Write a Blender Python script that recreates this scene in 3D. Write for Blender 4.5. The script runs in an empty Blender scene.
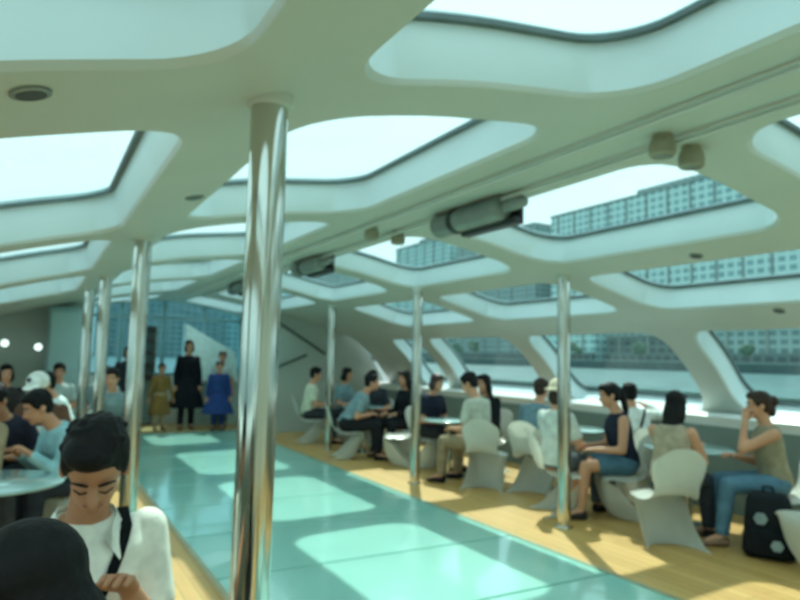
import bpy, bmesh, math, random
from mathutils import Vector, Matrix
random.seed(7)
PI = math.pi
SC = bpy.context.scene
COL = SC.collection
CX = 2.41                      # centre line of the boat
CAM_H = 1.5

# ------------------------------------------------------------------ materials
def lin(c):
    c = c / 255.0
    return c / 12.92 if c <= 0.04045 else ((c + 0.055) / 1.055) ** 2.4
def rgb(r, g, b): return (lin(r), lin(g), lin(b), 1.0)
_mats = {}
def mat(name, col, rough=0.6, metal=0.0, var=0.12, scale=9.0, bump=0.0, coat=0.0, spec=0.5):
    key = (name, col, rough, metal)
    if key in _mats: return _mats[key]
    m = bpy.data.materials.new(name); m.use_nodes = True
    nt = m.node_tree; b = nt.nodes['Principled BSDF']
    b.inputs['Roughness'].default_value = rough
    b.inputs['Metallic'].default_value = metal
    b.inputs['Coat Weight'].default_value = coat
    b.inputs['Specular IOR Level'].default_value = spec
    tc = nt.nodes.new('ShaderNodeTexCoord')
    nz = nt.nodes.new('ShaderNodeTexNoise'); nz.inputs['Scale'].default_value = scale; nz.inputs['Detail'].default_value = 3
    nt.links.new(tc.outputs['Object'], nz.inputs['Vector'])
    rp = nt.nodes.new('ShaderNodeValToRGB')
    rp.color_ramp.elements[0].position = 0.3; rp.color_ramp.elements[1].position = 0.7
    rp.color_ramp.elements[0].color = (col[0]*(1-var), col[1]*(1-var), col[2]*(1-var), 1)
    rp.color_ramp.elements[1].color = (min(1, col[0]*(1+var)), min(1, col[1]*(1+var)), min(1, col[2]*(1+var)), 1)
    nt.links.new(nz.outputs['Fac'], rp.inputs['Fac'])
    nt.links.new(rp.outputs['Color'], b.inputs['Base Color'])
    if bump:
        bp = nt.nodes.new('ShaderNodeBump'); bp.inputs['Strength'].default_value = bump; bp.inputs['Distance'].default_value = 0.01
        nt.links.new(nz.outputs['Fac'], bp.inputs['Height']); nt.links.new(bp.outputs['Normal'], b.inputs['Normal'])
    _mats[key] = m
    return m
def fabric(r, g, b): return mat('fabric_%d_%d_%d' % (r, g, b), rgb(r, g, b), 0.9, 0, 0.18, 14, 0.25, spec=0.2)
def skin(r=205, g=150, b=118): return mat('skin_%d' % r, rgb(r, g, b), 0.55, 0, 0.06, 6)
HAIRM = mat('black_hair', rgb(17, 16, 17), 0.62, 0, 0.3, 60, 0.3, spec=0.22)
HAIRB = mat('brown_hair', rgb(56, 42, 36), 0.6, 0, 0.3, 60, 0.3, spec=0.25)

def wood_mat():
    m = bpy.data.materials.new('wood_planks'); m.use_nodes = True
    nt = m.node_tree; b = nt.nodes['Principled BSDF']
    tc = nt.nodes.new('ShaderNodeTexCoord')
    mp = nt.nodes.new('ShaderNodeMapping'); mp.inputs['Rotation'].default_value = (0, 0, PI/2)
    nt.links.new(tc.outputs['Object'], mp.inputs['Vector'])
    br = nt.nodes.new('ShaderNodeTexBrick')
    br.inputs['Color1'].default_value = rgb(214, 172, 104); br.inputs['Color2'].default_value = rgb(198, 156, 90)
    br.inputs['Mortar'].default_value = rgb(150, 112, 62); br.inputs['Scale'].default_value = 1.0
    br.inputs['Mortar Size'].default_value = 0.003; br.inputs['Brick Width'].default_value = 1.3; br.inputs['Row Height'].default_value = 0.10
    nt.links.new(mp.outputs['Vector'], br.inputs['Vector'])
    mp2 = nt.nodes.new('ShaderNodeMapping'); mp2.inputs['Scale'].default_value = (22, 1.2, 1)
    nt.links.new(tc.outputs['Object'], mp2.inputs['Vector'])
    nz = nt.nodes.new('ShaderNodeTexNoise'); nz.inputs['Scale'].default_value = 3; nz.inputs['Detail'].default_value = 5
    nt.links.new(mp2.outputs['Vector'], nz.inputs['Vector'])
    mx = nt.nodes.new('ShaderNodeMixRGB'); mx.blend_type = 'MULTIPLY'; mx.inputs['Fac'].default_value = 0.35
    nt.links.new(br.outputs['Color'], mx.inputs['Color1']); nt.links.new(nz.outputs['Color'], mx.inputs['Color2'])
    hs = nt.nodes.new('ShaderNodeHueSaturation'); hs.inputs['Value'].default_value = 1.12
    nt.links.new(mx.outputs['Color'], hs.inputs['Color'])
    nt.links.new(hs.outputs['Color'], b.inputs['Base Color'])
    b.inputs['Roughness'].default_value = 0.42
    return m
def glass_mat(name, tint, rough=0.02, refl=0.12):
    m = bpy.data.materials.new(name); m.use_nodes = True
    nt = m.node_tree; nt.nodes.remove(nt.nodes['Principled BSDF'])
    out = nt.nodes['Material Output']
    t = nt.nodes.new('ShaderNodeBsdfTransparent'); t.inputs['Color'].default_value = tint
    g = nt.nodes.new('ShaderNodeBsdfGlossy'); g.inputs['Roughness'].default_value = rough
    fr = nt.nodes.new('ShaderNodeLayerWeight'); fr.inputs['Blend'].default_value = 0.5
    pw = nt.nodes.new('ShaderNodeMath'); pw.operation = 'POWER'; pw.inputs[1].default_value = 5.0; nt.links.new(fr.outputs['Facing'], pw.inputs[0])
    ml = nt.nodes.new('ShaderNodeMath'); ml.operation = 'MULTIPLY_ADD'; ml.inputs[1].default_value = refl*3; ml.inputs[2].default_value = 0.03; nt.links.new(pw.outputs[0], ml.inputs[0])
    mx = nt.nodes.new('ShaderNodeMixShader')
    nt.links.new(ml.outputs[0], mx.inputs['Fac'])
    nt.links.new(t.outputs['BSDF'], mx.inputs[1]); nt.links.new(g.outputs['BSDF'], mx.inputs[2])
    nt.links.new(mx.outputs['Shader'], out.inputs['Surface'])
    return m
def facade_mat(name, wall, dark, sx, sz):
    m = bpy.data.materials.new(name); m.use_nodes = True
    nt = m.node_tree; b = nt.nodes['Principled BSDF']; b.inputs['Roughness'].default_value = 0.7
    tc = nt.nodes.new('ShaderNodeTexCoord')
    sp = nt.nodes.new('ShaderNodeSeparateXYZ'); nt.links.new(tc.outputs['Object'], sp.inputs['Vector'])
    ad = nt.nodes.new('ShaderNodeMath'); ad.operation = 'ADD'
    nt.links.new(sp.outputs['X'], ad.inputs[0]); nt.links.new(sp.outputs['Y'], ad.inputs[1])
    cb = nt.nodes.new('ShaderNodeCombineXYZ')
    nt.links.new(ad.outputs[0], cb.inputs['X']); nt.links.new(sp.outputs['Z'], cb.inputs['Y'])
    br = nt.nodes.new('ShaderNodeTexBrick'); br.offset = 0.0
    br.inputs['Color1'].default_value = dark; br.inputs['Color2'].default_value = [c*0.8 for c in dark[:3]] + [1]
    br.inputs['Mortar'].default_value = wall; br.inputs['Scale'].default_value = 1.0
    br.inputs['Brick Width'].default_value = sx; br.inputs['Row Height'].default_value = sz; br.inputs['Mortar Size'].default_value = 0.22*sz
    nt.links.new(cb.outputs['Vector'], br.inputs['Vector'])
    nt.links.new(br.outputs['Color'], b.inputs['Base Color'])
    return m

M_WOOD = wood_mat()
M_SHELL = mat('shell_paint', rgb(193, 199, 193), 0.45, 0, 0.03, 2)
M_REVEAL = mat('reveal_paint', rgb(206, 223, 226), 0.5, 0, 0.03, 2)  # same white paint as the shell, tinted for the skylight it catches
M_WHITE = mat('white_paint', rgb(228, 232, 230), 0.4, 0, 0.03, 2)
M_CHAIR = mat('white_plastic', rgb(232, 234, 226), 0.32, 0, 0.02, 3, coat=0.2)
M_GASKET = mat('rubber_gasket', rgb(92, 108, 110), 0.6)
M_STEEL = mat('polished_steel', rgb(205, 205, 198), 0.14, 1.0, 0.05, 4)
M_DARK = mat('dark_plastic', rgb(38, 42, 44), 0.4)
M_GREY = mat('grey_casing', rgb(130, 138, 134), 0.4, 0.3)
M_FLOORGLASS = mat('frosted_floor_glass', rgb(150, 206, 194), 0.16, 0, 0.04, 1.5, coat=0.4)
M_SEAM = mat('seam_strip', rgb(84, 140, 128), 0.4)
M_EDGE = mat('edge_strip', rgb(176, 172, 140), 0.35, 0.4)
M_GLASS = glass_mat('tinted_glazing', (0.74, 0.93, 0.91, 1))
M_BLUEGLASS = glass_mat('blue_windscreen', (0.62, 0.84, 0.88, 1))
M_TABLE = mat('pale_glass_top', rgb(150, 182, 180), 0.15, 0, 0.03, 3, coat=0.5)

# ------------------------------------------------------------------ mesh helpers
def link(o, parent=None):
    COL.objects.link(o)
    if parent: o.parent = parent
    return o
def obj(name, bm, mats, parent=None, smooth=True, angle=40):
    me = bpy.data.meshes.new(name); bm.normal_update(); bm.to_mesh(me); bm.free()
    for m in (mats if isinstance(mats, (list, tuple)) else [mats]): me.materials.append(m)
    if smooth:
        for p in me.polygons: p.use_smooth = True
        me.set_sharp_from_angle(angle=math.radians(angle))
    return link(bpy.data.objects.new(name, me), parent)
def tag(o, label=None, cat=None, group=None, kind=None):
    if label: o['label'] = label
    if cat: o['category'] = cat
    if group: o['group'] = group
    if kind: o['kind'] = kind
    return o
def empty(name, loc, heading=0, label=None, cat=None, group=None):
    o = bpy.data.objects.new(name, None); o.empty_display_size = 0.1
    o.location = loc; o.rotation_euler = (0, 0, -math.radians(heading)); COL.objects.link(o)
    return tag(o, label, cat, group)
def struct(name, bm, m, parent=None, **k): return tag(obj(name, bm, m, parent, **k), kind='structure' if parent is None else None)
def copy_tree(o, parent=None):
    c = o.copy(); COL.objects.link(c)
    if parent: c.parent = parent
    for ch in [x for x in bpy.data.objects if x.parent == o]: copy_tree(ch, c)
    return c

def box(bm, lo, hi, mi=0, rot=None, org=None):
    x0, y0, z0 = lo; x1, y1, z1 = hi
    v = [Vector(p) for p in ((x0,y0,z0),(x1,y0,z0),(x1,y1,z0),(x0,y1,z0),(x0,y0,z1),(x1,y0,z1),(x1,y1,z1),(x0,y1,z1))]
    if rot is not None: v = [rot @ p for p in v]
    if org is not None: v = [p + Vector(org) for p in v]
    vs = [bm.verts.new(p) for p in v]
    for f in ((3,2,1,0),(4,5,6,7),(0,1,5,4),(1,2,6,5),(2,3,7,6),(3,0,4,7)):
        bm.faces.new([vs[i] for i in f]).material_index = mi
def bevel_all(bm, w, seg=2):
    bmesh.ops.bevel(bm, geom=list(bm.edges), offset=w, segments=seg, affect='EDGES', profile=0.5)
def frame(d):
    d = d.normalized()
    a = Vector((0,0,1)) if abs(d.z) < 0.9 else Vector((0,1,0))
    s = d.cross(a).normalized(); u = s.cross(d).normalized()
    return s, u
def ring(bm, c, s, u, rx, ry, n): return [bm.verts.new(c + s*(rx*math.cos(2*PI*i/n)) + u*(ry*math.sin(2*PI*i/n))) for i in range(n)]
def bridge(bm, a, b, mi=0):
    n = len(a)
    for i in range(n): bm.faces.new((a[i], a[(i+1)%n], b[(i+1)%n], b[i])).material_index = mi
def cone(bm, p, r0, q, r1, n=12, caps=True, mi=0):
    p = Vector(p); q = Vector(q); s, u = frame(q-p)
    a = ring(bm, p, s, u, r0, r0, n); b = ring(bm, q, s, u, r1, r1, n); bridge(bm, a, b, mi)
    if caps: bm.faces.new(a[::-1]).material_index = mi; bm.faces.new(b).material_index = mi
def ball(bm, c, r, n=12, m=8, rot=None):
    if not isinstance(r, (tuple, list)): r = (r, r, r)
    M = Matrix.Translation(Vector(c)) @ ((rot.to_4x4()) if rot is not None else Matrix.Identity(4)) @ Matrix.Diagonal((r[0], r[1], r[2], 1))
    bmesh.ops.create_uvsphere(bm, u_segments=n, v_segments=m, radius=1, matrix=M)
def capsule(bm, p, r0, q, r1, n=12):
    cone(bm, p, r0, q, r1, n); ball(bm, p, r0*0.995, n, 8); ball(bm, q, r1*0.995, n, 8)
def tube(bm, pts, rad, n=10, mi=0, caps=True):
    pts = [Vector(p) for p in pts]
    if not isinstance(rad, (list, tuple)): rad = [rad]*len(pts)
    prev = None; s0 = None; first = None
    for i, p in enumerate(pts):
        d = (pts[min(i+1, len(pts)-1)] - pts[max(i-1, 0)]).normalized()
        if s0 is None: s, u = frame(d)
        else:
            s = (s0 - d*s0.dot(d)).normalized(); u = s.cross(d).normalized()
        s0 = s
        r = ring(bm, p, s, u, rad[i], rad[i], n)
        if prev: bridge(bm, prev, r, mi)
        else: first = r
        prev = r
    if caps: bm.faces.new(first[::-1]).material_index = mi; bm.faces.new(prev).material_index = mi
def loft(bm, secs, n=20, caps=True):
    # secs: (centre, right, forward, rx, ry)
    prev = first = None
    for c, s, u, rx, ry in secs:
        r = ring(bm, Vector(c), Vector(s), Vector(u), rx, ry, n)
        if prev: bridge(bm, prev, r)
        else: first = r
        prev = r
    if caps: bm.faces.new(first[::-1]); bm.faces.new(prev)
def lathe(bm, prof, n=24, org=(0,0,0), mi=0):
    prev = None; O = Vector(org)
    for r, z in prof:
        rr = [bm.verts.new(O + Vector((r*math.cos(2*PI*i/n), r*math.sin(2*PI*i/n), z))) for i in range(n)]
        if prev: bridge(bm, prev, rr, mi)
        else: bm.faces.new(rr[::-1]).material_index = mi
        prev = rr
    bm.faces.new(prev).material_index = mi

# ------------------------------------------------------------------ camera
F_PX = 640.0
yaw, roll, pitch = math.radians(29.6), math.radians(1.25), math.atan(58/640.0)
fwd = Vector((math.sin(yaw)*math.cos(pitch), math.cos(yaw)*math.cos(pitch), math.sin(pitch)))
rgt = Vector((math.cos(yaw), -math.sin(yaw), 0)); upv = rgt.cross(fwd)
r2 = rgt*math.cos(roll) + upv*math.sin(roll); u2 = upv*math.cos(roll) - rgt*math.sin(roll)
cd = bpy.data.cameras.new('camera'); cam = bpy.data.objects.new('camera', cd); COL.objects.link(cam)
cd.sensor_width = 36; cd.lens = F_PX/800*36; cd.clip_start = 0.05; cd.clip_end = 3000
cam.matrix_world = Matrix(((r2.x, u2.x, -fwd.x, 0), (r2.y, u2.y, -fwd.y, 0), (r2.z, u2.z, -fwd.z, CAM_H), (0, 0, 0, 1)))
cd.dof.use_dof = True; cd.dof.focus_distance = 0.5; cd.dof.aperture_fstop = 8.5
SC.camera = cam
SC.view_settings.view_transform = 'Standard'; SC.view_settings.look = 'None'
SC.view_settings.exposure = 0.32

# ------------------------------------------------------------------ light
w = bpy.data.worlds.new('sky'); SC.world = w; w.use_nodes = True
nt = w.node_tree; bg = nt.nodes['Background']
tc = nt.nodes.new('ShaderNodeTexCoord'); sp = nt.nodes.new('ShaderNodeSeparateXYZ'); nt.links.new(tc.outputs['Generated'], sp.inputs['Vector'])
rp = nt.nodes.new('ShaderNodeValToRGB')
rp.color_ramp.elements[0].position = 0.0; rp.color_ramp.elements[0].color = (0.62, 0.80, 0.82, 1)
rp.color_ramp.elements[1].position = 0.7; rp.color_ramp.elements[1].color = (0.80, 0.98, 1.0, 1)
nt.links.new(sp.outputs['Z'], rp.inputs['Fac']); nt.links.new(rp.outputs['Color'], bg.inputs['Color'])
bg.inputs['Strength'].default_value = 1.35
sun = bpy.data.lights.new('sun', 'SUN'); sun.energy = 4.5; sun.angle = math.radians(1.0); sun.color = (1.0, 0.95, 0.84)
so = bpy.data.objects.new('sun', sun); COL.objects.link(so)
el, az = math.radians(54), math.radians(30)
sd = Vector((math.sin(az)*math.cos(el), math.cos(az)*math.cos(el), math.sin(el)))
so.rotation_euler = (-sd).to_track_quat('-Z', 'Y').to_euler(); so.location = (6, 10, 12)

# ------------------------------------------------------------------ shell of the cabin
AZ = [(0, 2.62), (0.9, 2.53), (1.79, 2.33), (2.6, 2.12), (3.2, 1.91), (3.7, 1.53), (4.15, 0.95)]
def _tang():
    n = len(AZ); d = [(AZ[i+1][1]-AZ[i][1])/(AZ[i+1][0]-AZ[i][0]) for i in range(n-1)]
    t = [0.0]*n; t[0] = 0.0; t[-1] = d[-1]
    for i in range(1, n-1): t[i] = 2*d[i-1]*d[i]/(d[i-1]+d[i])
    return t
TG = _tang()
def zc(a):
    a = min(abs(a), 4.15)
    for i in range(len(AZ)-1):
        if a <= AZ[i+1][0]:
            h = AZ[i+1][0]-AZ[i][0]; t = (a-AZ[i][0])/h
            return ((2*t**3-3*t*t+1)*AZ[i][1] + (t**3-2*t*t+t)*h*TG[i] + (-2*t**3+3*t*t)*AZ[i+1][1] + (t**3-t*t)*h*TG[i+1])
    return AZ[-1][1]
def SP(a, y, d=0.0):
    e = 0.01; dz = (zc(a+e)-zc(a-e))/(2*e) if abs(a) > 1e-6 else 0
    n = Vector((-dz, 0, 1)).normalized()
    return Vector((CX+a, y - 0.10*max(0.0, a-1.2), zc(a))) + n*d

def rrect(a0, a1, y0, y1, r, m=8, k=6):
    """points round a rounded rectangle and, for each, its partner on the unit side list"""
    pts = []
    cs = [((a1-r, y1-r), 0), ((a0+r, y1-r), 90), ((a0+r, y0+r), 180), ((a1-r, y0+r), 270)]
    for i, ((ca, cy), st) in enumerate(cs):
        for j in range(m+1):
            t = math.radians(st + 90.0*j/m)
            pts.append(('c', i, j/m, ca + r*math.cos(t), cy + r*math.sin(t)))
        (na, ny), st2 = cs[(i+1) % 4]
        t = math.radians(st+90)
        p = (ca + r*math.cos(t), cy + r*math.sin(t)); q = (na + r*math.cos(t), ny + r*math.sin(t))
        for j in range(1, k): pts.append(('s', i, j/k, p[0]+(q[0]-p[0])*j/k, p[1]+(q[1]-p[1])*j/k))
    return pts
def partner(kind, i, t, a, y, c):
    a0, a1, y0, y1 = c
    corner = [(a1, y1), (a0, y1), (a0, y0), (a1, y0)][i]
    if kind == 's': return [(a, y1), (a0, y), (a, y0), (a1, y)][i]
    st = [(a1, None), (None, y1), (a0, None), (None, y0)][i]
    return corner, st
D = 0.27
def cell(bm, c, o, r):
    """one cell of the shell with a rounded opening; c, o = (a0,a1,y0,y1)"""
    pts = rrect(*o, r)
    A = []
    for kind, i, t, a, y in pts:
        if kind == 's': A.append(partner(kind, i, t, a, y, c))
        else:
            a0, a1, y0, y1 = c
            corner = [(a1, y1), (a0, y1), (a0, y0), (a1, y0)][i]
            oa0, oa1, oy0, oy1 = o
            start = [(a1, oy1-r), (oa0+r, y1), (a0, oy0+r), (oa1-r, y0)][i]
            end = [(oa1-r, y1), (a0, oy1-r), (oa0+r, y0), (a1, oy0+r)][i]
            if t <= 0.5: s = t*2; A.append((start[0]+(corner[0]-start[0])*s, start[1]+(corner[1]-start[1])*s))
            else: s = t*2-1; A.append((corner[0]+(end[0]-corner[0])*s, corner[1]+(end[1]-corner[1])*s))
    B = [(p[3], p[4]) for p in pts]
    def rr(L, d): return [bm.verts.new(SP(a, y, d)) for a, y in L]
    def mix(t): return [(p[0]+(q[0]-p[0])*t, p[1]+(q[1]-p[1])*t) for p, q in zip(A, B)]
    prev = rr(A, 0)
    for t in (0.33, 0.66, 0.94, 1.0):
        L = rr(mix(t), 0.0 if t < 1 else 0.02); bridge(bm, L, prev, 0); prev = L
    L = rr(B, D); bridge(bm, L, prev, 1); prev = L
    for t in (0.66, 0.33, 0.0):
        L = rr(mix(t), D); bridge(bm, L, prev, 0); prev = L
def solid_cell(bm, c, n=6):
    a0, a1, y0, y1 = c
    for d, fl in ((0, False), (D, True)):
        g = [[bm.verts.new(SP(a0+(a1-a0)*i/n, y, d)) for y in (y0, y1)] for i in range(n+1)]
        for i in range(n):
            f = (g[i][0], g[i+1][0], g[i+1][1], g[i][1])
            bm.faces.new(f if fl else f[::-1])
NWIN = [0]
def window(o, r):
    NWIN[0] += 1
    pts = [(p[3], p[4]) for p in rrect(*o, r)]
    ca, cy = (o[0]+o[1])/2, (o[2]+o[3])/2
    bm = bmesh.new()
    prev = [bm.verts.new(SP(a, y, D-0.03)) for a, y in pts]
    for t in (0.7, 0.4):
        L = [bm.verts.new(SP(ca+(a-ca)*t, cy+(y-cy)*t, D-0.03)) for a, y in pts]; bridge(bm, L, prev); prev = L
    cv = bm.verts.new(SP(ca, cy, D-0.03))
    for i in range(len(prev)): bm.faces.new((cv, prev[i], prev[(i+1) % len(prev)]))
    root = struct('window_%d' % NWIN[0], bm, M_GLASS)
    bm = bmesh.new(); gw = 0.032
    fa, fy = 1-gw/((o[1]-o[0])/2), 1-gw/((o[3]-o[2])/2)
    ins = [(ca+(a-ca)*fa, cy+(y-cy)*fy) for a, y in pts]
    r0 = [bm.verts.new(SP(a, y, D-0.045)) for a, y in pts]
    r1 = [bm.verts.new(SP(a, y, D-0.045)) for a, y in ins]
    r2_ = [bm.verts.new(SP(a, y, D-0.025)) for a, y in ins]
    bridge(bm, r1, r0); bridge(bm, r2_, r1)
    obj('window_gasket', bm, M_GASKET, root)

RIBS = [-3.40, -0.72, 2.03, 4.62, 7.15, 9.65, 12.15]
HW = 0.18
EDG = [0.0, 1.80, 3.13, 4.15]
OPN = [(0.45, 1.63), (2.00, 2.93), (3.35, 4.14)]
OPN_LEFT = [(0.29, 1.60), (1.98, 2.86), (3.30, 4.14)]
RAD = [0.28, 0.22, 0.22]
bm = bmesh.new()
for b in range(6):
    y0, y1 = RIBS[b], RIBS[b+1]
    for sgn in (-1, 1):
        for k in range(3):
            c = (EDG[k], EDG[k+1]) if sgn > 0 else (-EDG[k+1], -EDG[k])
            o = OPN[k] if sgn > 0 else (-OPN_LEFT[k][1], -OPN_LEFT[k][0])
            oy = (y0+HW, y1-HW)
            if sgn < 0 and k == 1 and b == 1: oy = (y0+HW, 1.70)
            if sgn < 0 and k == 1 and b == 2: oy = (y0+HW+0.06, y1-HW+0.06)
            if b == 5 and k == 1: solid_cell(bm, (*c, y0, y1)); continue
            if b == 5 and k == 2: oy = (y0+HW, 10.75)
            cell(bm, (*c, y0, y1), (*o, *oy), RAD[k])
            window((*o, *oy), RAD[k])
for sgn in (-1, 1):
    for k in range(2):
        c = (EDG[k], EDG[k+1]) if sgn > 0 else (-EDG[k+1], -EDG[k])
        if k == 0:
            o = (0.33, 1.45) if sgn > 0 else (-1.45, -0.33)
            cell(bm, (*c, 12.15, 14.7), (*o, 12.75, 14.25), 0.25); window((*o, 12.75, 14.25), 0.25)  # skylights added to brighten the dark bow
        else: solid_cell(bm, (*c, 12.15, 14.7))
bmesh.ops.recalc_face_normals(bm, faces=bm.faces) if False else None
struct('ceiling', bm, [M_SHELL, M_REVEAL], angle=30)

# floor of planks on both sides of the glass, glass panels, seams
GX0, GX1 = 1.16, 3.67
bm = bmesh.new()
for x0, x1 in ((CX-3.95, GX0-0.04), (GX1+0.04, CX+3.95)): box(bm, (x0, -3.4, -0.12), (x1, 12.9, 0))
box(bm, (CX-3.95, 12.9, -0.12), (CX+3.95, 14.7, 0))
box(bm, (GX0-0.04, -3.4, -0.12), (GX1+0.04, -1.05, 0))
struct('floor', bm, M_WOOD)
bm = bmesh.new(); box(bm, (GX0-0.04, -1.05, -0.12), (GX1+0.04, 12.9, -0.03)); struct('floor_under_glass', bm, M_SEAM)
seams = [5.53 + 1.085*i for i in range(-6, 7)]
for y in seams:
    y1 = min(y+1.085, 12.9)
    bm = bmesh.new(); box(bm, (GX0, y+0.012, -0.03), (GX1, y1-0.012, -0.002)); bevel_all(bm, 0.004, 1)
    struct('floor_glass_panel', bm, M_FLOORGLASS)
for i, x in enumerate((GX0-0.04, GX1)):
    bm = bmesh.new(); box(bm, (x, -1.05, -0.03), (x+0.04, 12.9, 0.004)); struct('trim_%d' % (i+1), bm, M_EDGE)

# side walls with white sill
for sgn, nm in ((-1, 'left'), (1, 'right')):
    bm = bmesh.new()
    P = [(3.86, -0.12), (3.86, 0.90), (3.84, 0.955), (3.88, 0.985), (4.16, 0.985), (4.42, 0.93), (4.42, -0.6), (3.9, -0.6)]
    a = [bm.verts.new((CX+sgn*x, -3.4, z)) for x, z in P]; b = [bm.verts.new((CX+sgn*x, 14.7, z)) for x, z in P]
    bridge(bm, a, b); bm.faces.new(a[::-1]); bm.faces.new(b)
    bmesh.ops.recalc_face_normals(bm, faces=bm.faces)
    struct('wall_%s' % nm, bm, M_WHITE, angle=30)
    bm = bmesh.new(); box(bm, (CX+sgn*3.858-0.01, -3.39, 0.001), (CX+sgn*3.858+0.01, 12.14, 0.86)); struct('baseboard_%s' % nm, bm, mat('lower_panel', rgb(120, 138, 134), 0.5, 0, 0.05, 2))  # darker sheet paints the shade below the sill onto the wall
def bulkhead(bm, a0, a1, y0, y1, n=14, zb=0.0):
    top = [(a0+(a1-a0)*i/n) for i in range(n+1)]
    for y, fl in ((y0, 0), (y1, 1)):
        vt = [bm.verts.new((CX+a, y, min(zc(a)+0.1, 3)))for a in top]; vb = [bm.verts.new((CX+a, y, zb)) for a in top]
        for i in range(n):
            f = (vb[i], vb[i+1], vt[i+1], vt[i]); bm.faces.new(f[::-1] if fl else f)
    for a in (a0, a1):
        q = [bm.verts.new((CX+a, y, z)) for y, z in ((y0, zb), (y1, zb), (y1, zc(a)+0.1), (y0, zc(a)+0.1))]; bm.faces.new(q)
M_BULK = mat('bulkhead_paint', rgb(172, 184, 176), 0.5, 0, 0.04, 2)
bm = bmesh.new(); bulkhead(bm, 1.55, 4.12, 12.15, 12.23); struct('wall_bow_right', bm, M_BULK)
bm = bmesh.new(); bulkhead(bm, -4.12, -1.55, 12.15, 12.23); struct('wall_bow_left', bm, M_BULK)
bm = bmesh.new(); bulkhead(bm, -4.15, 4.15, -3.5, -3.4); struct('wall_stern', bm, M_BULK)
for s in (-1, 1):
    bm = bmesh.new(); x = CX + s*1.72
    box(bm, (x-0.04, 12.23, 0), (x+0.04, 14.7, 2.40)); struct('wall_wheelhouse_' + ('left' if s < 0 else 'right'), bm, M_BULK)
# end wall: white dado, dark window sill, blue windscreen with mullions
bm = bmesh.new(); box(bm, (CX-1.7, 14.55, 0), (CX+1.7, 14.65, 1.05)); struct('wall_bow', bm, M_WHITE)
bm = bmesh.new(); box(bm, (CX-1.68, 14.58, 1.05), (CX+1.68, 14.60, 2.62)); wn = struct('window_%d' % (NWIN[0]+1), bm, M_BLUEGLASS)
bm = bmesh.new()
for x in (-1.68, -0.85, 0, 0.85, 1.68): box(bm, (CX+x-0.035, 14.54, 1.05), (CX+x+0.035, 14.64, 2.62))
for z in (1.05, 2.25): box(bm, (CX-1.68, 14.53, z-0.03), (CX+1.68, 14.63, z+0.03))
obj('window_frame', bm, mat('bluegrey_frame', rgb(130, 168, 174), 0.5), wn)
# ------------------------------------------------------------------ poles
def pole(x, y, label):
    top = zc(x-CX)
    r = empty('support_pole', (x, y, 0), 0, label, 'pole', 'chrome poles carrying the roof')
    bm = bmesh.new(); cone(bm, (0,0,0.0), 0.06, (0,0,top+0.03), 0.06, 28); obj('shaft', bm, M_STEEL, r)
    bm = bmesh.new(); lathe(bm, [(0.085,0.0),(0.085,0.008),(0.07,0.016),(0.0605,0.02)], 28); obj('floor_flange', bm, M_STEEL, r)
    bm = bmesh.new(); lathe(bm, [(0.0605,top-0.03),(0.072,top-0.024),(0.078,top-0.008),(0.078,top+0.03)], 28); obj('ceiling_collar', bm, M_SHELL, r)
pole(0.62, 1.98, 'thick chrome pole closest to the camera, standing in front of the glass floor')
pole(0.64, 4.92, 'chrome pole just behind the man in the white polo shirt')
pole(0.64, 7.65, 'slim chrome pole third along the aisle, second behind the seated man')
pole(0.58, 9.25, 'chrome pole farthest along the aisle row by the crowded tables')
pole(4.30, 4.45, 'chrome pole beside the chair of the person in the pale hat')
pole(4.09, 6.75, 'chrome pole at the glass floor edge beyond the man in the cream shirt')
pole(4.23, 9.70, 'chrome pole before the bow wall, farthest on the window side')

# ------------------------------------------------------------------ services on the centre beam
def rail(x, label):
    bm = bmesh.new()
    pts = [(x, y, zc(x-CX)-0.035) for y in (-3.3, 0, 4, 8, 12.1)]
    tube(bm, pts, 0.014, 10); r = tag(obj('ceiling_conduit', bm, M_SHELL), label, 'conduit', 'conduits along the centre beam')
rail(2.36, 'thin painted conduit along the centre beam, the one nearer the glass floor skylights')
rail(2.66, 'thin painted conduit along the centre beam, the one nearer the window side')
M_KNOB = mat('beige_casing', rgb(150, 146, 124), 0.5)
def detector(x, y, label):
    z = zc(x-CX)
    r = empty('ceiling_spotlight', (x, y, z), 0, label, 'light', 'small round fittings on the centre beam')
    bm = bmesh.new(); lathe(bm, [(0.045,0.01),(0.045,-0.02),(0.056,-0.03),(0.064,-0.06),(0.062,-0.10),(0.05,-0.11),(0.045,-0.10)], 20); obj('lamp_body', bm, M_KNOB, r)
    bm = bmesh.new(); lathe(bm, [(0.046,-0.102),(0.04,-0.106)], 20); obj('lens', bm, M_GREY, r)
detector(2.60, 2.02, 'small round beige spotlight on the centre beam above the aisle, inner of the near pair')
detector(2.82, 2.02, 'small round beige spotlight on the centre beam, window side of the near pair')
detector(2.46, 4.85, 'small round beige spotlight farther along the beam, inner of the far pair')
detector(2.72, 4.85, 'small round beige spotlight farther along the beam, window side of the far pair')
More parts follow.
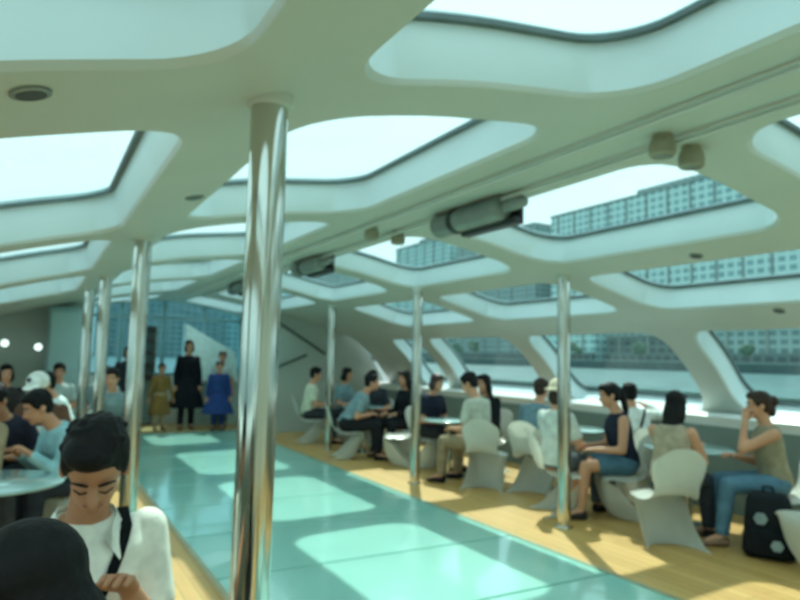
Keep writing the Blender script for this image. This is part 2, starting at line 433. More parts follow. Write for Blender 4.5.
def speaker(x, y, label):
    z = zc(x-CX)-0.085
    r = empty('ceiling_projector', (x, y, z), 0, label, 'projector', 'cylindrical projectors under the centre beam')
    def lat(prof, name, m):
        bm = bmesh.new(); lathe(bm, prof, 24)
        bmesh.ops.rotate(bm, verts=bm.verts, cent=(0,0,0), matrix=Matrix.Rotation(-PI/2, 3, 'X')); return obj(name, bm, m, r)
    lat([(0.06,-0.42),(0.085,-0.40),(0.088,0.10)], 'housing', M_GREY)
    lat([(0.096,0.10),(0.096,0.15)], 'black_band', M_DARK)
    lat([(0.086,0.15),(0.092,0.36),(0.085,0.38),(0.07,0.36)], 'lens_barrel', M_GREY)
    bm = bmesh.new(); box(bm, (0.03,-0.50,-0.075), (0.10,0.12,-0.115)); box(bm, (0.08,-0.5,-0.1), (0.10,0.10,0.12)); obj('mounting_tray', bm, M_DARK, r)
    lat([(0.02,-0.64),(0.036,-0.62),(0.042,-0.52),(0.04,-0.43)], 'tail_plug', M_GREY)
speaker(2.68, 3.75, 'grey cylindrical projector with a black band under the beam above the glass floor')
speaker(2.68, 6.85, 'grey cylindrical projector farther along the beam towards the bow')
speaker(2.68, 9.75, 'dark cylindrical projector at the bow end of the beam')
def downlight(a, y, label):
    p = SP(a, y); r = empty('downlight', p, 0, label, 'light', 'recessed downlights')
    e = 0.01; sl = math.atan((zc(a+e)-zc(a-e))/(2*e)); r.rotation_euler = (0, -sl, 0)
    bm = bmesh.new(); lathe(bm, [(0.05,0.0),(0.05,-0.008),(0.038,-0.010),(0.036,0.0)], 20); obj('rim', bm, M_GREY, r)
    bm = bmesh.new(); lathe(bm, [(0.0,-0.011),(0.037,-0.011),(0.037,-0.004)], 20); obj('lens', bm, M_DARK, r)
downlight(-2.46, 1.86, 'dark recessed downlight in the roof rib left of the thick chrome pole')
downlight(-1.70, 3.55, 'tiny recessed downlight in the long roof beam between the first two aisle poles')
downlight(1.86, 3.10, 'tiny recessed downlight in the window side roof beam past the first rib')
downlight(3.06, 3.30, 'tiny recessed downlight in the lower roof beam above the big side window')

# ------------------------------------------------------------------ moulded cantilever chair
def chair_mesh():
    prof = [(-0.285,0.835,0.150,0.0),(-0.278,0.80,0.205,0.03),(-0.262,0.72,0.238,0.04),(-0.242,0.64,0.238,0.045),(-0.218,0.56,0.210,0.04),(-0.19,0.49,0.190,0.03),
            (-0.14,0.445,0.205,-0.02),(-0.05,0.425,0.235,-0.04),(0.06,0.425,0.25,-0.05),(0.16,0.432,0.255,-0.045),(0.225,0.428,0.255,-0.03),(0.262,0.40,0.25,-0.03),
            (0.272,0.35,0.245,-0.10),(0.262,0.28,0.238,-0.15),(0.245,0.21,0.235,-0.19),(0.222,0.14,0.238,-0.24),(0.19,0.075,0.248,-0.26),(0.155,0.03,0.258,-0.30),(0.115,0.008,0.27,-0.32),(0.08,0.006,0.268,-0.32)]
    bm = bmesh.new(); nu = 16; g = []
    for i, (y, z, w_, e) in enumerate(prof):
        row = []
        for j in range(nu+1):
            u = -1 + 2*j/nu; q = abs(u)**(2.6 if i < 12 else (4.6 if i < 16 else 2.8))
            x = w_*u*(1 - 0.06*abs(u)**4)
            if i <= 5: p = (x, y+e*q, z - (0.05*q if i < 2 else 0))
            elif i <= 11: p = (x, y, z+e*q)
            else: p = (x, y+e*q, max(z, 0.006))
            row.append(bm.verts.new(p))
        g.append(row)
    for i in range(len(g)-1):
        for j in range(nu): bm.faces.new((g[i][j], g[i+1][j], g[i+1][j+1], g[i][j+1]))
    bmesh.ops.solidify(bm, geom=bm.faces[:], thickness=0.013)
    me = bpy.data.meshes.new('cantilever_chair'); bm.normal_update(); bm.to_mesh(me); bm.free()
    me.materials.append(M_CHAIR)
    for p in me.polygons: p.use_smooth = True
    return me
CHAIR = chair_mesh()
def chair(x, y, heading, label):
    o = bpy.data.objects.new('cantilever_chair', CHAIR); o.location = (x, y, 0); o.rotation_euler = (0, 0, -math.radians(heading)); COL.objects.link(o)
    md = o.modifiers.new('sub', 'SUBSURF'); md.levels = 1; md.render_levels = 1
    return tag(o, label, 'chair', 'white moulded cantilever chairs')

# ------------------------------------------------------------------ tables
def table(x, y, label, r=0.40):
    t = empty('pedestal_table', (x, y, 0), 0, label, 'table', 'round pedestal tables')
    bm = bmesh.new(); lathe(bm, [(r-0.01,0.70),(r,0.706),(r,0.716),(r-0.01,0.722)], 40); obj('tabletop', bm, M_TABLE, t)
    bm = bmesh.new(); lathe(bm, [(0.035,0.02),(0.035,0.66),(0.10,0.685),(0.10,0.70)], 20); obj('column', bm, M_STEEL, t)
    bm = bmesh.new(); lathe(bm, [(0.22,0.0),(0.22,0.01),(0.12,0.022),(0.035,0.03)], 32); obj('base', bm, M_STEEL, t)
    return t

# ------------------------------------------------------------------ backpack by the right-hand chair
def backpack(x, y, heading, label):
    r = empty('backpack', (x, y, 0), heading, label, 'bag')
    bm = bmesh.new(); box(bm, (-0.19,-0.12,0.0), (0.19,0.12,0.50)); bevel_all(bm, 0.06, 3)
    for v in bm.verts:
        v.co.x *= 1 - 0.25*max(0, v.co.z-0.25)/0.25; v.co.y *= 1 - 0.3*max(0, v.co.z-0.2)/0.3
    obj('bag_body', bm, fabric(30, 34, 38), r)
    bm = bmesh.new(); box(bm, (-0.13,-0.17,0.04), (0.13,-0.10,0.24)); bevel_all(bm, 0.03, 2); obj('front_pocket', bm, fabric(24, 28, 32), r)
    for px, pz, s in ((-0.05,0.31,0.05),(0.06,0.13,0.045)):
        bm = bmesh.new(); lathe(bm, [(0.0,0.0),(s,0.0),(s,0.006),(0.0,0.006)], 6)
        bmesh.ops.rotate(bm, verts=bm.verts, cent=(0,0,0), matrix=Matrix.Rotation(PI/2, 3, 'X'))
        bmesh.ops.translate(bm, verts=bm.verts, vec=(px, -0.172 if pz < 0.2 else -0.112, pz)); obj('pale_patch', bm, fabric(150, 166, 168), r)
    bm = bmesh.new(); tube(bm, [(-0.04,0.02,0.48),(-0.03,0.02,0.54),(0.03,0.02,0.54),(0.04,0.02,0.48)], 0.01, 8); obj('carry_loop', bm, fabric(24, 28, 32), r)
    for s in (-1, 1):
        bm = bmesh.new(); tube(bm, [(s*0.09,0.09,0.45),(s*0.11,0.17,0.40),(s*0.12,0.18,0.25),(s*0.12,0.13,0.08)], 0.018, 8); obj('shoulder_strap', bm, fabric(24, 28, 32), r)
    return r

# ------------------------------------------------------------------ stairs handrails on the bow wall
def handrail(p, q, label):
    r = empty('handrail', p, 0, label, 'handrail', 'handrails on the bow wall')
    d = Vector(q)-Vector(p)
    bm = bmesh.new(); tube(bm, [(0,0,0), d*0.5, d], 0.024, 10); obj('rail', bm, mat('dark_rail', rgb(70, 84, 82), 0.4), r)
    for t in (0.15, 0.85):
        bm = bmesh.new(); cone(bm, d*t, 0.012, d*t+Vector((0,0.07,-0.02)), 0.012, 8); obj('bracket', bm, M_GREY, r)
handrail((4.05, 12.08, 2.20), (5.15, 12.08, 1.55), 'dark handrail sloping down towards the windows on the bow wall')
handrail((4.02, 12.08, 1.22), (4.75, 12.08, 1.52), 'lower handrail rising gently towards the windows on the bow wall')

# ------------------------------------------------------------------ bow clutter
def pillar_cabinet(x, y):
    r = empty('cabinet', (x, y, 0), 0, 'tall pale blue-grey cabinet standing against the left bow wall', 'cabinet')
    m = mat('pale_blue_panel', rgb(150, 184, 186), 0.4, 0, 0.03, 2)
    bm = bmesh.new(); box(bm, (-0.24,-0.22,0.05), (0.24,0.22,2.2)); bevel_all(bm, 0.015, 2); obj('carcass', bm, m, r)
    bm = bmesh.new(); box(bm, (-0.21,-0.24,0.10), (0.21,-0.221,2.12)); bevel_all(bm, 0.006, 1); d = obj('door', bm, mat('pale_door', rgb(166, 198, 198), 0.35, 0, 0.03, 2), r)
    bm = bmesh.new(); tube(bm, [(0.16,-0.24,1.0),(0.16,-0.27,1.02),(0.16,-0.27,1.18),(0.16,-0.24,1.2)], 0.008, 8); obj('handle', bm, M_STEEL, d)
    bm = bmesh.new(); box(bm, (-0.22,-0.19,0.0), (0.22,0.2,0.05)); obj('plinth', bm, M_DARK, r)
pillar_cabinet(0.42, 11.85)
def rack(x, y):
    r = empty('brochure_rack', (x, y, 0), 0, 'tall rack with dark shelves at the bow left of the standing figures', 'rack')
    for s in (-1, 1):
        bm = bmesh.new(); box(bm, (s*0.26-0.015,-0.12,0), (s*0.26+0.015,0.12,2.05)); obj('upright', bm, M_GREY, r)
    for z in (1.0, 1.25, 1.5, 1.75, 2.0):
        bm = bmesh.new(); box(bm, (-0.245,-0.14,z-0.05), (0.245,0.12,z+0.05)); bevel_all(bm, 0.01, 1); obj('shelf', bm, M_DARK, r)
    bm = bmesh.new(); box(bm, (-0.245,0.10,0.05), (0.245,0.118,2.03)); obj('back_panel', bm, mat('rack_back', rgb(140, 170, 172), 0.5), r)
rack(1.95, 14.3)
def console(x, y):
    r = empty('helm_console', (x, y, 0), 0, 'pale sloping console under the bow windscreen behind the standing figures', 'console')
    m = mat('console_shell', rgb(196, 220, 216), 0.4)
    bm = bmesh.new()
    P = [(-0.35,0.0),(-0.30,0.95),(0.10,2.15),(0.28,2.15),(0.30,0.0)]
    a = [bm.verts.new((-0.55, yy, z)) for yy, z in P]; b = [bm.verts.new((0.55, yy*0.9, z*(0.72 if z > 1.5 else 1))) for yy, z in P]
    bridge(bm, a, b); bm.faces.new(a[::-1]); bm.faces.new(b); bmesh.ops.recalc_face_normals(bm, faces=bm.faces); bevel_all(bm, 0.03, 2); obj('housing', bm, m, r)
    bm = bmesh.new(); box(bm, (-0.35,-0.31,1.05), (0.1,-0.285,1.20), rot=Matrix.Rotation(-0.42, 3, 'X'), org=(0,0.42,0.05)); obj('screen', bm, M_DARK, r)
    bm = bmesh.new(); box(bm, (-0.57,-0.40,0.9), (0.57,-0.28,0.95)); obj('ledge', bm, M_WHITE, r)
console(3.35, 14.15)
def outside_glow(x, y, z, label):  # glowing globes stand in for bits of bright outside
    r = empty('wall_lamp', (x, y, z), 0, label, 'light', 'small lamps on the left bow wall')
    bm = bmesh.new(); lathe(bm, [(0.05,0.0),(0.05,0.02),(0.03,0.03)], 16); bmesh.ops.rotate(bm, verts=bm.verts, cent=(0,0,0), matrix=Matrix.Rotation(PI/2, 3, 'X')); obj('back_plate', bm, M_GREY, r)
    bm = bmesh.new(); ball(bm, (0,-0.06,0), 0.06, 14, 10)
    m = bpy.data.materials.get('lamp_glow')
    if not m:
        m = mat('lamp_glow', rgb(240, 250, 245), 0.4); b = m.node_tree.nodes['Principled BSDF']; b.inputs['Emission Color'].default_value = (0.8, 1, 0.95, 1); b.inputs['Emission Strength'].default_value = 1.2
    obj('globe', bm, m, r)
outside_glow(-0.41, 12.08, 1.60, 'round white lamp on the left bow wall, the one farther from the cabinet')
outside_glow(0.06, 12.08, 1.55, 'round white lamp on the left bow wall beside the tall cabinet')

# ------------------------------------------------------------------ outside: water, quay, buildings
def water_mat():
    m = bpy.data.materials.new('harbour_water'); m.use_nodes = True
    nt = m.node_tree; b = nt.nodes['Principled BSDF']
    b.inputs['Base Color'].default_value = rgb(70, 112, 114); b.inputs['Roughness'].default_value = 0.4; b.inputs['Specular IOR Level'].default_value = 0.22
    tc = nt.nodes.new('ShaderNodeTexCoord'); mp = nt.nodes.new('ShaderNodeMapping'); mp.inputs['Scale'].default_value = (1, 0.45, 1)
    nz = nt.nodes.new('ShaderNodeTexNoise'); nz.inputs['Scale'].default_value = 0.55; nz.inputs['Detail'].default_value = 5
    nt.links.new(tc.outputs['Object'], mp.inputs['Vector']); nt.links.new(mp.outputs['Vector'], nz.inputs['Vector'])
    bp = nt.nodes.new('ShaderNodeBump'); bp.inputs['Strength'].default_value = 0.9; bp.inputs['Distance'].default_value = 0.5
    nt.links.new(nz.outputs['Fac'], bp.inputs['Height']); nt.links.new(bp.outputs['Normal'], b.inputs['Normal'])
    rp = nt.nodes.new('ShaderNodeValToRGB'); rp.color_ramp.elements[0].position = 0.35; rp.color_ramp.elements[1].position = 0.7
    rp.color_ramp.elements[0].color = rgb(30, 62, 66); rp.color_ramp.elements[1].color = rgb(76, 116, 118)
    nt.links.new(nz.outputs['Fac'], rp.inputs['Fac']); nt.links.new(rp.outputs['Color'], b.inputs['Base Color'])
    return m
bm = bmesh.new()
v = [bm.verts.new(p) for p in ((-900,-600,-1.3),(226,-600,-1.3),(226,1500,-1.3),(-900,1500,-1.3))]; bm.faces.new(v)
struct('water', bm, water_mat(), smooth=False)
bm = bmesh.new(); box(bm, (225,-500,-2), (245,1500,2.2)); struct('quay_wall', bm, mat('quay_stone', rgb(58, 84, 84), 0.8, 0, 0.2, 0.3))
bm = bmesh.new(); box(bm, (226,-500,2.2), (900,1500,2.4)); struct('promenade_ground', bm, mat('promenade', rgb(150, 168, 160), 0.8, 0, 0.1, 0.2))
FAC = [facade_mat('facade_teal', rgb(158, 192, 192), rgb(112, 150, 154), 5.4, 4.0), facade_mat('facade_grey', rgb(128, 152, 152), rgb(92, 118, 120), 4.5, 3.5),  # facade colours lifted towards pale cyan to paint in the haze
       facade_mat('facade_pale', rgb(176, 206, 204), rgb(122, 160, 164), 5.0, 4.2), facade_mat('facade_dark', rgb(84, 104, 104), rgb(58, 78, 80), 5.0, 3.6)]
M_ROOF = mat('roof_grey', rgb(120, 134, 132), 0.8)
def building(y0, y1, h, depth, x0, f, label, setback=True):
    r = empty('building', (x0, (y0+y1)/2, 2.4), 0, label, 'building', 'buildings along the far bank')
    L = y1-y0
    bm = bmesh.new(); box(bm, (0,-L/2,0), (depth,L/2,h)); obj('wall', bm, FAC[f], r, smooth=False)
    bm = bmesh.new(); box(bm, (-0.5,-L/2-0.5,h), (depth+0.5,L/2+0.5,h+0.9)); obj('roof', bm, M_ROOF, r, smooth=False)
    if setback:
        bm = bmesh.new(); box(bm, (4,-L*0.22,h+0.9), (depth*0.6,L*0.1,h+4.5)); obj('plant_room', bm, FAC[1], r, smooth=False)
    bm = bmesh.new(); box(bm, (-1.2,-L/2,0), (0.0,L/2,4.2)); obj('ground_floor', bm, FAC[3], r, smooth=False)
    n = max(2, int(L/14))
    for i in range(n):
        bm = bmesh.new(); yy = -L/2+L*(i+0.5)/n; box(bm, (-0.6,yy-0.5,4.2), (0,yy+0.5,h)); obj('pier', bm, M_ROOF, r, smooth=False)
    return r
for a in [(20, 66, 21, 30, 262, 3, 'dark low block on the far bank, seen past the woman with tied-up hair'),
          (70, 118, 17, 26, 258, 1, 'grey low block on the far bank just right of the curved white rib'),
          (70, 134, 62, 34, 296, 0, 'teal tower on the far bank right of the long pale slab'),
          (150, 318, 95, 34, 296, 2, 'long tall pale slab block on the far bank filling the big skylight'),
          (126, 178, 15, 26, 258, 1, 'grey terrace low on the bank right of the dark terrace'),
          (184, 236, 12, 26, 258, 3, 'dark terrace low on the bank left of the grey terrace'),
          (244, 296, 24, 26, 258, 0, 'teal terrace on the bank in front of the long pale slab'),
          (328, 420, 92, 36, 290, 1, 'grey high-rise next along the bank past the long pale slab'),
          (432, 520, 100, 36, 290, 0, 'distant teal high-rise towards the bow'),
          (534, 610, 60, 36, 270, 2, 'wide pale block far along the bank'),
          (624, 760, 96, 40, 280, 1, 'farthest grey high-rise along the bank')]:
    building(*a)
def ahead(x0, x1, y, h, f, label):  # blocks added beyond the bow to darken the windscreen view
    r = empty('building', ((x0+x1)/2, y, -1.3), 0, label, 'building', 'buildings beyond the bow')
    w_ = (x1-x0)/2
    bm = bmesh.new(); box(bm, (-w_,0,0), (w_,30,h)); obj('wall', bm, FAC[f], r, smooth=False)
    bm = bmesh.new(); box(bm, (-w_-0.5,-0.5,h), (w_+0.5,30.5,h+1)); obj('roof', bm, M_ROOF, r, smooth=False)
ahead(-20, 30, 420, 52, 0, 'teal block straight ahead beyond the bow windscreen')
ahead(34, 110, 440, 40, 1, 'grey block ahead beyond the bow, right of the teal block')
ahead(118, 215, 460, 58, 0, 'wide teal block ahead where the bank curves round')
# trees on the promenade
random.seed(3)
for i, (y, s) in enumerate([(38,1.0),(61,0.9),(96,1.1),(121,0.9),(150,1.0),(205,1.1),(243,1.2),(330,1.4),(352,1.3)]):
    r = empty('promenade_tree', (240+random.uniform(0,6), y, 2.4), 0, 'round dark green tree on the far promenade', 'tree', 'trees on the far promenade')
    bm = bmesh.new(); cone(bm, (0,0,0), 0.3, (0,0,4*s), 0.2, 8); obj('trunk', bm, mat('bark', rgb(80,76,66), 0.9), r)
    bm = bmesh.new()
    for k in range(9):
        a = k*2.4; ball(bm, (1.6*s*math.cos(a)*random.uniform(0.4,1), 1.9*s*math.sin(a)*random.uniform(0.4,1), 4*s+random.uniform(0,2.6)*s), random.uniform(1.2,1.9)*s, 10, 7)
    obj('crown', bm, mat('foliage', rgb(62, 92, 78), 0.9, 0, 0.3, 1.5), r)
# ------------------------------------------------------------------ people
PENDING = []          # (object, voxel size, extra mesh joined after the skin is fused)
def fused(name, bm, m, parent, voxel, smooth=3, extra=None):
    o = obj(name, bm, m, parent)
    md = o.modifiers.new('fuse', 'REMESH'); md.mode = 'VOXEL'; md.voxel_size = voxel; md.use_smooth_shade = True
    if smooth:
        s = o.modifiers.new('soft', 'SMOOTH'); s.iterations = smooth; s.factor = 0.5
    PENDING.append((o, extra))
    return o
def finish_people():
    bpy.context.view_layer.update()
    dg = bpy.context.evaluated_depsgraph_get()
    new = [(o, bpy.data.meshes.new_from_object(o.evaluated_get(dg)), ex) for o, ex in PENDING]
    for o, me, ex in new:
        o.modifiers.clear()
        if ex is not None:
            b = bmesh.new(); b.from_mesh(me)
            tmp = bpy.data.meshes.new('t'); ex.to_mesh(tmp); ex.free(); b.from_mesh(tmp); b.to_mesh(me); b.free(); bpy.data.meshes.remove(tmp)
        o.data = me
        for p in me.polygons: p.use_smooth = True

def ik(S, T, l1, l2, hint):
    S, T = Vector(S), Vector(T); d = T-S; L = min(d.length, (l1+l2)*0.995); d.normalize()
    T = S + d*L
    a = (l1*l1 - l2*l2 + L*L)/(2*L); h = math.sqrt(max(0, l1*l1-a*a))
    hv = Vector(hint); hv = (hv - d*hv.dot(d)).normalized()
    return S + d*a + hv*h, T

def person(label, x, y, heading, pose='sit', lean=10, k=1.0, wl=None, wr=None, hp=8, hy=0, hair='short', hairm=None, sk=None,
           top=(200,205,205), sleeve='short', bottom='trousers', bcol=(60,64,72), shoe=(40,40,42), voxel=0.014, face=False, hat=None,
           knee_out=0.05, foot=0.02, collar=False, strap=None, coat=False, group='seated passengers', z=0.0, sway=0, build=1.0, knee_side=0.0, flare=0.26, down=False):
    hairm = hairm or HAIRM; sk = sk or skin()
    R = empty('person', (x, y, z), heading, label, 'person', group)
    sit = pose == 'sit'
    hipz = 0.525 if sit else 0.90*k
    L = math.radians(lean); W = math.radians(sway)
    up = Vector((math.sin(W), math.sin(L), math.cos(L)*math.cos(W))).normalized()
    X = Vector((1, 0, 0)); X = (X - up*X.dot(up)).normalized(); Fv = up.cross(X).normalized()      # forward
    hip = Vector((0, 0, hipz))
    def S(t, f=0.0, s=0.0): return hip + up*(t*k) + Fv*(f*k) + X*(s*k)
    # ---- head frame
    neck = S(0.50, 0.0)
    P = math.radians(hp); Yw = math.radians(hy)
    hf = Matrix.Rotation(-Yw, 3, 'Z') @ Matrix.Rotation(-P, 3, 'X')
    base_up = (up*0.5 + Vector((0, 0, 0.5))).normalized()
    hdir = (base_up + Vector((0, 0.7*math.sin(P), 0))).normalized()
    hc = neck + hdir*(0.165*k) + Vector((0, 0.03*k, 0))
    hs = k if k > 0.95 else k**0.5
    def H(px, py, pz): return hc + hf @ (Vector((px, py, pz))*hs)
    # ---- arms
    sh = {}; ar = {}
    for s, wt in ((-1, wl), (1, wr)):
        s0 = S(0.425, -0.008, 0.168*s*build); sh[s] = s0
        if wt is None: wt = (0.13*s, 0.34, 0.66) if sit else (0.23*s, 0.06, hipz-0.10*k)
        hint = Vector((s*0.5, -0.7, -0.7))
        el, wr_ = ik(s0, wt, 0.285*k, 0.255*k, hint)
        ar[s] = (s0, el, wr_)
    # ---- legs
    lg = {}
    for s in (-1, 1):
        h = hip + Vector((0.09*s*k*build, 0.0, -0.01))
        if sit:
            kn = h + Vector(((knee_out*s + knee_side)*k, 0.42*k, -0.015)); an = Vector((kn.x+0.02*s, kn.y + foot, 0.085)); 
        else:
            an = Vector((0.095*s*k, -0.01 + 0.05*s*foot*10, 0.08)); kn = (h+an)*0.5 + Vector((0, 0.025*k, 0))
        lg[s] = (h, kn, an)
    def torso_secs(e):
        b = build
        T = [(-0.10, 0.0, 0.105, 0.085), (-0.05, -0.005, 0.150*b, 0.112), (0.04, -0.01, 0.158*b, 0.115), (0.14, 0.0, 0.142*b, 0.104), (0.25, 0.01, 0.152*b, 0.112), (0.35, 0.012, 0.166*b, 0.115),
             (0.42, 0.0, 0.165*b, 0.098), (0.465, -0.01, 0.125*b, 0.075), (0.495, -0.01, 0.062, 0.058)]
        return [(S(t, f), X, Fv, (rx+e)*k, (ry+e)*k) for t, f, rx, ry in T]
    # ---- body: one continuous surface
    bm = bmesh.new(); loft(bm, torso_secs(0), 20)
    capsule(bm, S(0.455, -0.012), 0.058*k, hc - hf @ Vector((0, 0.012, 0.05))*hs, 0.052*k)
    ball(bm, H(0, -0.008, 0.028), (0.076*hs, 0.094*hs, 0.088*hs), 18, 14, hf)           # skull
    ball(bm, H(0, 0.022, -0.045), (0.058*hs, 0.066*hs, 0.072*hs), 16, 12, hf)           # jaw
    ball(bm, H(0, 0.066, -0.092), (0.026*hs, 0.022*hs, 0.022*hs), 10, 8, hf)            # chin
    capsule(bm, H(0, 0.082, 0.005), 0.010*hs, H(0, 0.104, -0.035), 0.015*hs, 8)         # nose
    for s in (-1, 1): ball(bm, H(0.077*s, -0.005, -0.012), (0.012*hs, 0.022*hs, 0.034*hs), 8, 8, hf)
    ex = bmesh.new()
    for s in (-1, 1):
        s0, el, wr_ = ar[s]
        capsule(bm, s0, 0.054*k, el, 0.041*k); capsule(bm, el, 0.041*k, wr_, 0.027*k)
        h, kn, an = lg[s]
        capsule(bm, h, 0.085*k*build, kn, 0.058*k); capsule(bm, kn, 0.058*k, kn.lerp(an, 0.35), 0.056*k); capsule(bm, kn.lerp(an, 0.35), 0.056*k, an, 0.036*k)
        capsule(bm, an, 0.036*k, an + Vector((0.02*s, 0.13*k, -0.05)), 0.030*k)
        # hand: palm in the fused skin, five fingers added afterwards
        fd = (wr_-el).normalized(); side = fd.cross(Vector((0, 0, 1)))
        side = (side if side.length > 0.1 else Vector((1, 0, 0))).normalized() ; pn = side.cross(fd).normalized()   # pn: back of the hand, roughly up
        pc = wr_ + fd*(0.045*k)
        Rm = Matrix((side, fd, pn)).transposed()
        ball(bm, pc, (0.038*k, 0.052*k, 0.018*k), 12, 8, Rm)
        for i, (o, ln) in enumerate(((-0.028, 0.062), (-0.010, 0.074), (0.010, 0.070), (0.027, 0.055))):
            p0 = wr_ + fd*(0.075*k) + side*(o*k); p1 = p0 + (fd*0.85 - pn*0.35)*(ln*0.5*k) + side*(o*0.2*k); p2 = p1 + (fd*0.45 - pn*0.8)*(ln*0.55*k)
            tube(ex, [p0, p1, p1.lerp(p2, 0.5), p2], [0.0092*k, 0.0085*k, 0.008*k, 0.0058*k], 8)
        ts = side*(-s)                                                    # thumb on the inner edge
        t0 = wr_ + fd*(0.025*k) + ts*(0.025*k); t1 = t0 + (fd*0.6 + ts*0.7 - pn*0.2)*(0.038*k); t2 = t1 + (fd*0.85 + ts*0.1 - pn*0.35)*(0.032*k)
        tube(ex, [t0, t1, t1.lerp(t2, 0.5), t2], [0.0125*k, 0.0105*k, 0.0095*k, 0.007*k], 8)
    fused('body', bm, sk, R, voxel*0.85, 2, ex)
    # ---- shirt
    tm = fabric(*top)
    bm = bmesh.new(); e = 0.014
    secs = torso_secs(e)[1:-1] if not coat else torso_secs(e)[2:-1]
    if coat and not sit:
        hem = 0.40*k
        pre = [(Vector((0, 0, hem)), Vector((1,0,0)), Vector((0,1,0)), flare*k, flare*0.75*k), (Vector((0, 0, (hem+hipz)/2)), Vector((1,0,0)), Vector((0,1,0)), (flare*0.6+0.075)*k, (flare*0.45+0.06)*k)]
        secs = pre + secs
    loft(bm, secs, 22)
    loft(bm, [(S(0.40, 0), X, Fv, 0.172*k*build, 0.10*k), (S(0.462, -0.01), X, Fv, 0.142*k*build, 0.090*k), (S(0.492, -0.012), X, Fv, 0.080*k, 0.072*k)], 20)
    if sleeve != 'none':
        for s in (-1, 1):
            s0, el, wr_ = ar[s]
            ball(bm, s0, 0.060*k)
            if sleeve == 'short': cone(bm, s0, 0.060*k, s0.lerp(el, 0.76), 0.062*k, 14)
            else:
                capsule(bm, s0, 0.064*k, el, 0.054*k); cone(bm, el, 0.055*k, el.lerp(wr_, 0.95), 0.040*k, 12)
    fused('coat' if coat else 'shirt', bm, tm, R, voxel, 2)
    if collar:
        bm = bmesh.new()
        for s in (-1, 1):
            pts = [S(0.500, -0.075, 0.0), S(0.512, -0.05, 0.062*s), S(0.500, 0.03, 0.074*s), S(0.462, 0.102, 0.030*s)]
            low = [S(0.472, -0.088, 0.0), S(0.472, -0.06, 0.088*s), S(0.455, 0.045, 0.105*s), S(0.405, 0.128, 0.066*s)]
            a = [bm.verts.new(p) for p in pts]; b = [bm.verts.new(p) for p in low]
            for i in range(3): bm.faces.new((a[i], a[i+1], b[i+1], b[i]))
        bmesh.ops.solidify(bm, geom=bm.faces[:], thickness=0.006); bmesh.ops.subdivide_edges(bm, edges=bm.edges[:], cuts=1, use_grid_fill=True, smooth=0.4)
        obj('collar', bm, tm, R)
    if strap:
        bm = bmesh.new(); s = strap; w2 = 0.016
        T = [(-0.05, -0.005, 0.150*build, 0.112), (0.04, -0.01, 0.158*build, 0.115), (0.14, 0.0, 0.142*build, 0.104), (0.25, 0.01, 0.152*build, 0.112), (0.35, 0.012, 0.166*build, 0.115), (0.42, 0.0, 0.165*build, 0.098), (0.465, -0.01, 0.125*build, 0.075), (0.495, -0.01, 0.075, 0.066)]
        def surf(t, xx, sg):
            for i in range(len(T)-1):
                if t <= T[i+1][0]:
                    w_ = (t-T[i][0])/(T[i+1][0]-T[i][0]); f0, rx, ry = [T[i][j]+(T[i+1][j]-T[i][j])*w_ for j in (1, 2, 3)]; break
            else: f0, rx, ry = T[-1][1:]
            rx += 0.022; ry += 0.024; c_ = math.sqrt(max(0.02, 1-(xx/rx)**2))
            return S(t, f0 + sg*ry*c_, xx)
        n_ = 14
        pts = [surf(0.10+0.37*i/n_, (-0.10+0.20*i/n_)*s, -1) for i in range(n_+1)] + [S(0.500, -0.01, 0.098*s)] + [surf(0.47-0.40*i/n_, (0.095-0.22*i/n_)*s, 1) for i in range(n_+1)]
        a = [bm.verts.new(p - X*w2) for p in pts]; b = [bm.verts.new(p + X*w2) for p in pts]
        for i in range(len(pts)-1): bm.faces.new((a[i], a[i+1], b[i+1], b[i]))
        bmesh.ops.solidify(bm, geom=bm.faces[:], thickness=0.005)
        obj('bag_strap', bm, fabric(30, 32, 36), R)
    # ---- trousers, shorts or skirt
    cm = fabric(*bcol); bm = bmesh.new()
    ball(bm, hip + Vector((0, 0, -0.005)), (0.172*k*build, 0.128*k, 0.115*k), 18, 12)
    loft(bm, [(S(-0.04), X, Fv, 0.165*k*build, 0.126*k), (S(0.06), X, Fv, 0.166*k*build, 0.126*k)], 20)
    if bottom == 'skirt' and sit:
        h0 = (lg[-1][0]+lg[1][0])*0.5; k0 = (lg[-1][1]+lg[1][1])*0.5
        loft(bm, [(h0, Vector((1,0,0)), Vector((0,0,1)), 0.20, 0.105), (h0.lerp(k0, 0.95), Vector((1,0,0)), Vector((0,0,1)), 0.205, 0.085)], 20)
    else:
        for s in (-1, 1):
            h, kn, an = lg[s]
            if bottom == 'shorts': cone(bm, h, 0.105*k, h.lerp(kn, 0.72), 0.092*k, 14); ball(bm, h, 0.10*k)
            else:
                capsule(bm, h, 0.100*k*build, kn, 0.072*k); cone(bm, kn, 0.072*k, an + Vector((0, 0, 0.01)), 0.058*k, 14)
    fused({'shorts': 'shorts', 'skirt': 'skirt'}.get(bottom, 'trousers'), bm, cm, R, voxel, 2)
    for s in (-1, 1):
        h, kn, an = lg[s]; bm = bmesh.new()
        loft(bm, [(an + Vector((0.0, -0.055*k, -0.045)), X, Vector((0,0,1)), 0.022*k, 0.026), (an + Vector((0.0, -0.03*k, -0.040)), X, Vector((0,0,1)), 0.040*k, 0.042),
                  (an + Vector((0.005*s, 0.05*k, -0.042)), X, Vector((0,0,1)), 0.046*k, 0.040), (an + Vector((0.014*s, 0.12*k, -0.055)), X, Vector((0,0,1)), 0.046*k, 0.028), (an + Vector((0.02*s, 0.175*k, -0.064)), X, Vector((0,0,1)), 0.028*k, 0.017)], 14)
        obj('shoe', bm, fabric(*shoe), R)
    # ---- hair and hat
    bm = bmesh.new()
